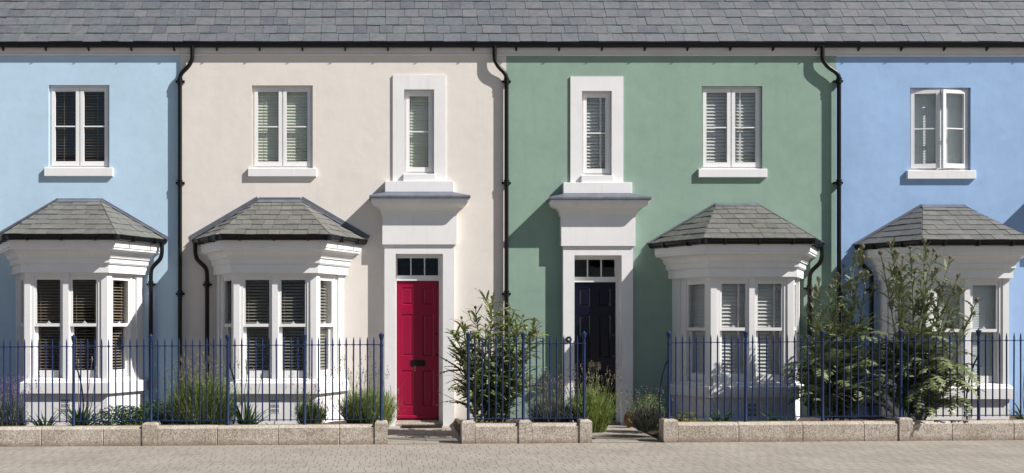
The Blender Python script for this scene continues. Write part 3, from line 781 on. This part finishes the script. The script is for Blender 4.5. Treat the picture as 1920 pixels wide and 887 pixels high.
# ------------------------------------------------------------------ railings
WR = 2.375
RZ = 1.288                                                   # top rail above the ground line
def rpx(p): return (p - 715) * (CAM_D - WR) / 2250.0
bar_mesh = None
def railing(label, posts, x_end=None, n_between=10, stays=()):
    P = [rpx(p) for p in posts]; xm = (P[0]+P[-1])/2
    T = empty('railing', (xm, -WR, gz(xm)+.25)); tag(T, label, 'railing', 'blue iron railings on the granite walls')
    def rail(z, hy, hz):
        mb = MB(); a, b = P[0], P[-1]
        p = []
        mb.hexa([(a,-WR-hy,gz(a)+z-hz),(b,-WR-hy,gz(b)+z-hz),(b,-WR+hy,gz(b)+z-hz),(a,-WR+hy,gz(a)+z-hz),(a,-WR-hy,gz(a)+z+hz),(b,-WR-hy,gz(b)+z+hz),(b,-WR+hy,gz(b)+z+hz),(a,-WR+hy,gz(a)+z+hz)])
        return mb.build('rail', 'railing_blue', T)
    rail(RZ, .015, .005); rail(.315, .013, .005)
    rng = random.Random(int(P[0]*31))
    first = None; firstpost = None; fin = None
    for k, x in enumerate(P):
        w = (x, -WR, gz(x)+.235)
        if firstpost is None:
            mb = MB(); mb.lathe(w, [(.026,0),(.026,.02),(.0205,.035),(.0195,.6),(.0195,1.03),(.026,1.036),(.026,1.05),(.0175,1.056),(.0175,1.07)], 12)
            firstpost = mb.build('post', 'railing_blue', T, origin=w, smooth=True); po = firstpost
            f = MB(); wf = (x, -WR, gz(x)+1.306); f.lathe(wf, [(.012,-.004),(.021,.004),(.021,.010),(.013,.018),(.015,.028),(.025,.062),(.033,.100),(.035,.112),(.030,.118),(.014,.121),(.011,.130),(.004,.140)], 14)
            fin = f.build('finial', 'railing_blue', po, origin=wf, smooth=True)
        else:
            po = dup(firstpost, w, T); wf = (x, -WR, gz(x)+1.306); dup(fin, wf, po)
        if k in stays:
            mb = MB(); z0 = gz(x); sgn = 1 if stays[k] > 0 else -1; pts = []
            for t in range(13):
                t /= 12; zz = 1.08 - .98*t
                pts.append((x + sgn*.085*(math.sin(math.pi*min(1,t*1.1))**.7)*.9 + sgn*.03*t, -WR + .02 + .22*t, z0+zz))
            mb.tube(pts, .010, 8); mb.build('stay', 'railing_blue', po, smooth=True)
    for a, b in zip(P[:-1], P[1:]):
        n = max(1, round((b-a)/.0916))
        for j in range(1, n):
            x = a + (b-a)*j/n + rng.uniform(-.002, .002); w = (x, -WR, gz(x)+.30)
            if first is None:
                mb = MB(); r = .0098
                mb.lathe(w, [(r,0),(r,.975),(.0150,.979),(.0150,.997),(r,1.001),(r*1.05,1.03),(r*.75,1.06),(.0015,1.092)], 8)
                first = mb.build('bar', 'railing_blue', T, origin=w, smooth=True)
            else:
                c = dup(first, w, T); c.rotation_euler = (rng.uniform(-.004,.004), rng.uniform(-.004,.004), 0)
railing('blue spiked railing in front of the pale blue and cream bays', [-437, -294, -150, -6, 138, 283, 427, 571, 715], stays={4: 1, 6: 1})
railing('short blue spiked railing between the crimson and navy doors', [878, 981, 1095], stays={})
railing('blue spiked railing in front of the green bay and thistle plants', [1254, 1398, 1542, 1689, 1835, 1980, 2125, 2270], stays={0: -1, 4: -1})

# ------------------------------------------------------------------ plants
UPV = Vector((0, 0, 1))
def blade(mb, base, az, L, lean, curl, w, seg=4, twist=0):
    d = Vector((math.cos(az), math.sin(az), 0)); side = Vector((-math.sin(az+twist), math.cos(az+twist), 0))
    p = Vector(base); a = lean; pts = []
    for i in range(seg+1):
        t = i/seg; ww = w*(1-t**2.2)*(.55+.45*min(1, t*3)) + .0006
        pts.append((p - side*ww, p + side*ww))
        p = p + (UPV*math.cos(a) + d*math.sin(a)) * (L/seg); a += curl/seg
    i0 = len(mb.v)
    for l, r in pts: mb.v += [tuple(l), tuple(r)]
    for i in range(seg): mb.f.append((i0+2*i, i0+2*i+1, i0+2*i+3, i0+2*i+2))
    return p
def leaf_quad(mb, c, n, L, w, rng):
    n = n.normalized(); a = n.orthogonal().normalized(); q = rng.uniform(0, 6.28); b = n.cross(a)
    t = a*math.cos(q)+b*math.sin(q); s = n.cross(t)
    i = len(mb.v); mb.v += [tuple(c - t*L*.5), tuple(c + s*w*.5 + n*L*.06), tuple(c + t*L*.5), tuple(c - s*w*.5 + n*L*.06)]
    mb.f += [(i, i+1, i+2, i+3)]
def gp(p, w, z=None):
    x = px(p, w); return Vector((x, -w, gz(x) + (.10 if z is None else z)))

def lavender(label, p, w, rad, h, n, nstalk, spike, seed, leaf='leaf_lavender', lean_x=0, hs=1.35, ry=None, name='lavender_bush', cat='lavender', group='lavender bushes'):
    rng = random.Random(seed); b = gp(p, w); T = empty(name, b); tag(T, label, cat, group)
    f = MB(); ry = ry or rad*.8
    for i in range(n):
        q = rng.uniform(0, 6.283); r = math.sqrt(rng.random())
        base = b + Vector((math.cos(q)*rad*.45*r, math.sin(q)*ry*.45*r, 0))
        lean = r*rng.uniform(.25, 1.0)*math.atan2(rad, h)*1.15 + rng.gauss(0, .08)
        L = h*rng.uniform(.55, 1.08)*(1-.12*r)
        dd = q + rng.gauss(0, .35)
        if lean_x: base.x += lean_x*.2*rng.random()
        tip = blade(f, base, dd, L, lean, rng.uniform(-.25, .35), rng.uniform(.004, .0075), 4, rng.uniform(-1.5,1.5))
        if rng.random() < .7:                                # side leaflets keep the clump dense
            for k in range(3):
                t = rng.uniform(.15, .85); m = base.lerp(tip, t)
                blade(f, m, rng.uniform(0, 6.28), L*.16, rng.uniform(.3, 1.1), .3, .004, 2, rng.uniform(-1,1))
    f.build('foliage', leaf, T, origin=b, recalc=False)
    s = MB(); st = MB()
    for i in range(nstalk):
        q = rng.uniform(0, 6.283); r = math.sqrt(rng.random())
        base = b + Vector((math.cos(q)*rad*.5*r, math.sin(q)*ry*.5*r, h*.25))
        lean = r*rng.uniform(.1, .9)*math.atan2(rad, h) + rng.gauss(0, .06)
        L = h*hs*rng.uniform(.55, 1.0)
        tip = blade(st, base, q+rng.gauss(0,.3), L, lean, rng.uniform(-.1,.3), .0024, 4, rng.uniform(-1.5,1.5))
        for k in range(5):
            c = tip + Vector((rng.gauss(0,.004), rng.gauss(0,.004), -.016*k))
            leaf_quad(s, c, Vector((rng.gauss(0,1), rng.gauss(0,1), .3)), .024, .013, rng)
    if nstalk:
        st.build('flower_stalks', leaf, T, origin=b, recalc=False)['kind'] = 'stuff'; s.build('flower_spikes', spike, T, origin=b, recalc=False)['kind'] = 'stuff'
    return T

def strappy(label, p, w, rad, h, n, stalks, seed, bud='spike_straw', group='strap leaved plants'):
    rng = random.Random(seed); b = gp(p, w); T = empty('agapanthus', b); tag(T, label, 'plant', group)
    f = MB()
    for i in range(n):
        q = rng.uniform(0, 6.283); L = rng.uniform(.75, 1.25)*math.hypot(rad, h)
        blade(f, b + Vector((math.cos(q)*.03, math.sin(q)*.03, 0)), q, L, rng.uniform(.05, .7), rng.uniform(.5, 1.6), rng.uniform(.012, .021), 7, rng.uniform(-.5,.5))
    f.build('foliage', 'leaf_strap', T, origin=b, recalc=False)
    for (dx, hh, lx) in stalks:
        m = MB(); top = b + Vector((dx+lx, rng.uniform(-.03,.03), hh))
        m.tube([b + Vector((dx*.3, 0, 0)), b + Vector((dx, 0, hh*.5)), top], [.006, .005, .004], 6)
        m.lathe(tuple(top), [(.004,-.01),(.012,.01),(.014,.03),(.008,.055),(.002,.075)], 8)
        m.build('bud_stalk', bud, T, origin=b, smooth=True)
    return T

def leaf_mound(label, p, w, rx, ry, rz, n, L, wd, mat, seed, name='shrub', cat='shrub', core=None, lump=.3, zc=None, group=None):
    rng = random.Random(seed); b = gp(p, w); T = empty(name, b); tag(T, label, cat, group)
    f = MB(); lobes = [(Vector((rng.gauss(0,1), rng.gauss(0,1), abs(rng.gauss(0,.8)))).normalized(), rng.uniform(.15,.5)*lump*2) for _ in range(9)]
    for i in range(n):
        d = Vector((rng.gauss(0,1), rng.gauss(0,1), rng.gauss(0,1)))
        d.normalize()
        if d.z < -.15: d.z = -d.z
        bulge = 1 - lump*.6 + sum(a*max(0, d.dot(v)-.55)*2 for v, a in lobes)
        r = bulge*(rng.random()**.35)
        c = b + Vector((d.x*rx*r, d.y*ry*r, max(.0, d.z)*rz*r + rng.uniform(0, .03)))
        nn = d + Vector((rng.gauss(0,.7), rng.gauss(0,.7), rng.gauss(0,.5)+.3))
        leaf_quad(f, c, nn, L*rng.uniform(.6,1.3), wd*rng.uniform(.7,1.2), rng)
    f.build('foliage', mat, T, origin=b, recalc=False)
    s = MB()
    for i in range(9):
        q = rng.uniform(0, 6.283); e = b + Vector((math.cos(q)*rx*.6, math.sin(q)*ry*.6, rz*rng.uniform(.4,.75)))
        s.tube([b, b.lerp(e, .5) + Vector((0,0,rz*.1)), e], [.008, .006, .002], 5)
    s.build('stem', 'stem_brown', T, origin=b)
    return T

def big_leaf(mb, base, az, L, lean, curl, wmax, n, rng, teeth=1.0, droop_side=.25, bw=.010):
    """arching pinnate leaf; wmax half width of the lobes."""
    d = Vector((math.cos(az), math.sin(az), 0)); p = Vector(base); a = lean; roll = rng.uniform(-.5, .5)
    mid = []
    for i in range(n+1):
        t = i/n
        fw = (UPV*math.cos(a) + d*math.sin(a)).normalized(); sd = Vector((-d.y, d.x, 0)); nu = fw.cross(sd)
        s2 = (sd*math.cos(roll) + nu*math.sin(roll)).normalized()
        mid.append((p.copy(), fw, s2, nu)); p = p + fw*(L/n); a += curl/n
    i0 = len(mb.v)
    for i, (q, fw, sd, nu) in enumerate(mid):
        t = i/n; rw = bw*math.sin(math.pi*min(1, t*.9+.1))**.8 + .0012
        mb.v += [tuple(q - sd*rw), tuple(q + sd*rw)]
    for i in range(n): mb.f.append((i0+2*i, i0+2*i+1, i0+2*i+3, i0+2*i+2))
    for i in range(1, n):
        t = i/n; ln = wmax*(math.sin(math.pi*min(1, t*.92+.06))**.75)*rng.uniform(.75, 1.15)
        q, fw, sd, nu = mid[i]; q2 = mid[i+1][0]; q0 = mid[i-1][0]
        for k in (-1, 1):
            o = sd*k*ln + fw*ln*rng.uniform(.45, .8) - nu*ln*droop_side*rng.uniform(-.4, 1)
            half = (q2-q)*teeth
            j = len(mb.v)
            mb.v += [tuple(q - half*.42), tuple(q + half*.42 + o*.25), tuple(q + o*.55 + half*.22), tuple(q + o), tuple(q + o*.5 - half*.30)]
            mb.f.append((j, j+1, j+2, j+3, j+4))
    return p

def thistle(label, p, w, stems, n_base, base_len, seed, leaf, wid, bud_r, n_st_leaf, st_leaf_len, base_bias=None, spill=0, name='globe_thistle', teeth=1.0, fork=3, base_w=.10, bw=.010, lean=(.45, 1.0), curl=(.2, 1.0)):
    """stems: list of (dx at top, dy at top, height)."""
    rng = random.Random(seed); b = gp(p, w); T = empty(name, b); tag(T, label, 'tall plant', 'tall thistle like plants')
    st = MB(); lf = MB(); buds = []
    for (dx, dy, h, bx) in stems:
        s0 = b + Vector((bx, rng.uniform(-.1,.1), 0)); top = b + Vector((dx, dy, h))
        bend = Vector((rng.gauss(0,.05), rng.gauss(0,.04), 0)); pts = []
        for i in range(9):
            t = i/8; e = t**1.35
            pts.append(Vector((s0.x+(top.x-s0.x)*e, s0.y+(top.y-s0.y)*e, s0.z+(top.z-s0.z)*t)) + bend*math.sin(math.pi*t))
        st.tube(pts, [.014*(1-.62*i/8) for i in range(9)], 7)
        at = lambda t: pts[min(7, int(t*8))].lerp(pts[min(8, int(t*8)+1)], t*8-min(7, int(t*8)))
        for k in range(n_st_leaf):
            t = .20 + .78*(k+rng.random())/n_st_leaf
            L = st_leaf_len*(1.15-.72*t)*rng.uniform(.7, 1.25); az = k*2.4 + rng.gauss(0,.4)
            big_leaf(lf, at(t), az, L, rng.uniform(*lean), rng.uniform(*curl), wid*(1.25-.75*t), max(5, int(L/.045)), rng, teeth, bw=bw*(1.15-.5*t))
        buds.append((top, (top-pts[-2]).normalized()))
        for k in range(fork):
            t = rng.uniform(.60, .93); o = at(t); az = rng.uniform(0, 6.28); l = rng.uniform(.12, .30)*(1.35-t*.6)
            e = o + Vector((math.cos(az)*l*.65, math.sin(az)*l*.45, l*rng.uniform(.7,1.0)))
            m_ = o.lerp(e, .55) + Vector((math.cos(az)*.03, math.sin(az)*.02, -.01))
            st.tube([o, m_, e], [.006, .005, .0045], 6)
            buds.append((e, (e-m_).normalized()))
            for q in range(4):
                big_leaf(lf, o.lerp(e, rng.uniform(.1,.9)), rng.uniform(0,6.28), st_leaf_len*rng.uniform(.22,.5), rng.uniform(.4,1.1), rng.uniform(.2,.9), wid*.45, 5, rng, teeth, bw=bw*.7)
    for k in range(n_base):
        az = rng.uniform(0, 6.283) if base_bias is None else rng.gauss(base_bias, 1.25)
        bx = rng.choice(stems)[3] + rng.gauss(0, .05)
        L = base_len*rng.uniform(.6, 1.15)
        big_leaf(lf, b + Vector((bx, rng.gauss(0,.06), rng.uniform(.15,1.35)*base_len)), az, L, rng.uniform(.15, .85), rng.uniform(.7, 2.0), base_w*rng.uniform(.7,1.25), max(7, int(L/.05)), rng, teeth, bw=bw*1.5)
    for k in range(spill):
        L = base_len*rng.uniform(.75, 1.1)
        big_leaf(lf, b + Vector((rng.gauss(.12,.20), -.34-rng.random()*.22, rng.uniform(.22,.80))), -math.pi/2 + rng.gauss(.2,.7), L, rng.uniform(.7,1.1), rng.uniform(1.2,2.1), base_w*1.2, 11, rng, teeth, bw=bw*1.6)
    st.build('stem', 'stem', T, origin=b, smooth=True, recalc=False); lf.build('foliage', leaf, T, origin=b, recalc=False)
    first = None
    for (c, d) in buds:
        if first is None:
            m = MB(); r = bud_r
            m.lathe(tuple(c), [(.15*r,-.5*r),(.7*r,-.2*r),(1.0*r,.45*r),(.95*r,1.0*r),(.6*r,1.55*r),(.2*r,1.85*r)], 9)
            for k in range(26):                              # scales
                q = k*2.4; zz = -.1*r + 1.6*r*k/26; rr = r*(1.02-abs(zz/r-.6)*.35)
                cc = Vector(c) + Vector((math.cos(q)*rr, math.sin(q)*rr, zz)); oo = Vector((math.cos(q), math.sin(q), 0))
                sd = Vector((-math.sin(q), math.cos(q), 0))*r*.28
                m.face([cc - sd, cc + sd, cc + oo*r*.30 + Vector((0,0,r*.45))])
            first = m.build('flower_bud', 'bud', T, origin=tuple(c), recalc=False)
            first.rotation_euler = UPV.rotation_difference(d).to_euler()
        else:
            o = dup(first, c, T); o.rotation_euler = UPV.rotation_difference(d).to_euler(); s_ = rng.uniform(.65, 1.15); o.scale = (s_, s_, s_)
    return T

# from left to right along the beds
lavender('purple flowered catmint at the far left end of the railing', 12, 1.95, .34, .44, 620, 190, 'spike_purple', 11, 'leaf_sage', hs=1.35, name='catmint', cat='catmint', group=None)
strappy('small strap leaved clump just right of the purple catmint', 82, 2.0, .24, .24, 36, [], 12)
strappy('strap leaved clump with two tall stalks under the pale blue bay', 150, 1.95, .36, .34, 80, [(-.02, .95, .0), (.16, .85, .05), (.10, .98, .06)], 13)
leaf_mound('low dark green shrub at the foot of the pale blue wall', 262, 1.85, .48, .30, .34, 5200, .06, .020, 'leaf_shrub', 14, lump=.5, name='rosemary_shrub')
lavender('tall green lavender bush left of the cream bay window', 380, 1.98, .50, .74, 1900, 260, 'spike_straw', 15, hs=1.0)
strappy('broad strap leaved clump with yellow buds under the cream bay', 462, 1.98, .36, .32, 80, [(-.05, .80, .06), (.02, .86, -.02), (.12, .74, .08)], 16)
strappy('small dark strap leaved tuft beneath the cream bay air brick', 511, 2.05, .13, .15, 16, [], 17)
lavender('small lavender bush right of the cream bay air brick', 582, 1.95, .22, .46, 800, 40, 'spike_straw', 18, hs=1.35)
lavender('bright green lavender beside the crimson door, at the wall end', 686, 1.98, .44, .60, 1700, 80, 'spike_straw', 19, hs=1.25, lean_x=.3)
thistle('bushy tall plant with narrow leaves between the two doorways', 925, 1.55, [(-.44,-.1,1.52,-.18), (-.24,.05,1.66,-.12), (-.02,.0,1.80,-.06), (.10,.0,1.70,.0), (.40,-.08,1.55,.06), (.24,.1,1.66,.04), (-.52,-.15,1.30,-.2), (-.12,-.2,1.42,-.05), (.52,-.2,1.28,.1), (.58,.0,1.5,.12), (-.48,-.1,1.08,-.2), (-.36,-.25,1.12,-.15), (.3,-.25,1.0,.05)], 110, .46, 20, 'leaf_willowy', .050, .018, 44, .54, name='cardoon', teeth=1.1, fork=2, base_w=.055, bw=.022, lean=(.55, 1.25), curl=(.0, 1.5))
lavender('purple tinged lavender in the middle of the short wall bed', 1035, 1.9, .36, .50, 800, 150, 'spike_dusky', 21, 'leaf_sage', hs=1.15)
leaf_mound('small silver grey shrub by the green wall pipe', 1008, 1.5, .16, .14, .48, 700, .045, .012, 'leaf_sage', 22, name='artemisia_shrub')
lavender('bright green lavender spilling past the pier by the navy door', 1106, 2.05, .34, .56, 1300, 130, 'spike_straw', 23, hs=1.15, lean_x=.3)
leaf_mound('round bright green box shrub right of the navy door', 1212, 1.25, .25, .25, .46, 3200, .030, .018, 'leaf_box', 24, name='box_shrub', lump=.15)
lavender('grey stemmed heather in front of the round box shrub', 1214, 1.85, .30, .36, 760, 60, 'spike_dusky', 25, 'leaf_sage', hs=1.2, name='heather', cat='heather', group=None)
leaf_mound('yellow leaved euonymus at the railing end by the green bay', 1284, 1.95, .22, .18, .20, 620, .045, .026, 'leaf_yellow', 26, name='euonymus_shrub', lump=.3)
strappy('strap leaved clump with two bud stalks under the green bay', 1350, 1.95, .24, .20, 30, [(-.08, .66, -.02), (.12, .58, .04)], 27)
leaf_mound('small russet leaved plant beneath the green bay air brick', 1400, 1.95, .12, .1, .13, 180, .035, .02, 'leaf_russet', 28, name='russet_plant', cat='plant')
strappy('low strap leaved clump left of the tall thistles', 1458, 1.95, .28, .15, 34, [], 29)
thistle('tall thistle like plant standing left of the blue bay, by the party wall', 1568, 1.50, [(-.26,-.05,2.02,-.14), (-.12,-.1,1.90,-.05), (.02,.0,2.08,.0), (.22,-.1,2.38,.08), (.36,.0,2.46,.12), (.14,.1,2.2,.05), (-.36,-.1,1.75,-.16), (.44,.05,2.1,.18)], 210, .76, 30, 'leaf_thistle', .046, .028, 30, .44, base_w=.105, bw=.013)
thistle('largest thistle like plant, heads in front of the blue bay, leaves over the wall', 1706, 1.60, [(-.42,-.05,2.36,-.14), (-.30,-.05,2.50,-.10), (-.16,-.15,2.30,-.08), (-.02,-.05,2.44,0), (.14,-.12,2.52,.04), (.30,-.05,2.40,.10), (.50,-.1,2.30,.14), (.58,-.15,2.05,.16), (.86,-.1,1.72,.2), (.72,.05,1.85,.18), (.40,.1,2.15,.1)], 250, .74, 31, 'leaf_thistle', .048, .030, 32, .48, spill=30, base_w=.088, bw=.014)
strappy('grassy clump at the far right end of the railing', 1925, 1.95, .25, .30, 30, [(-.05, .9, .02)], 32)

# ------------------------------------------------------------------ small things by the doors
o = MB(); c = GAPS[0]; xm = px(789, -.0) ; zm = gz(xm) + .026
o.bbox(px(753,.25), px(828,.25), -.42, -.10, zm+.004, zm+.02, .004)
dm = o.build('door_mat', 'rubber'); tag(dm, 'dark door mat lying before the crimson door', 'door mat')
rng = random.Random(77); m = MB(); b = gp(1180, .55, .03)
rings = []
for j in range(8):
    t = j/7; rr = .085*math.sin(math.pi*(.12+.80*t))*(1-.15*t)
    rings.append([(b.x+math.cos(k*.5236)*rr*rng.uniform(.8,1.15), b.y+math.sin(k*.5236)*rr*rng.uniform(.8,1.15), b.z+.26*t) for k in range(12)])
m.rings(rings, True, True)
og = m.build('garden_ornament', 'terracotta', smooth=False); tag(og, 'rough reddish brown ornament at the foot of the navy door surround', 'ornament')
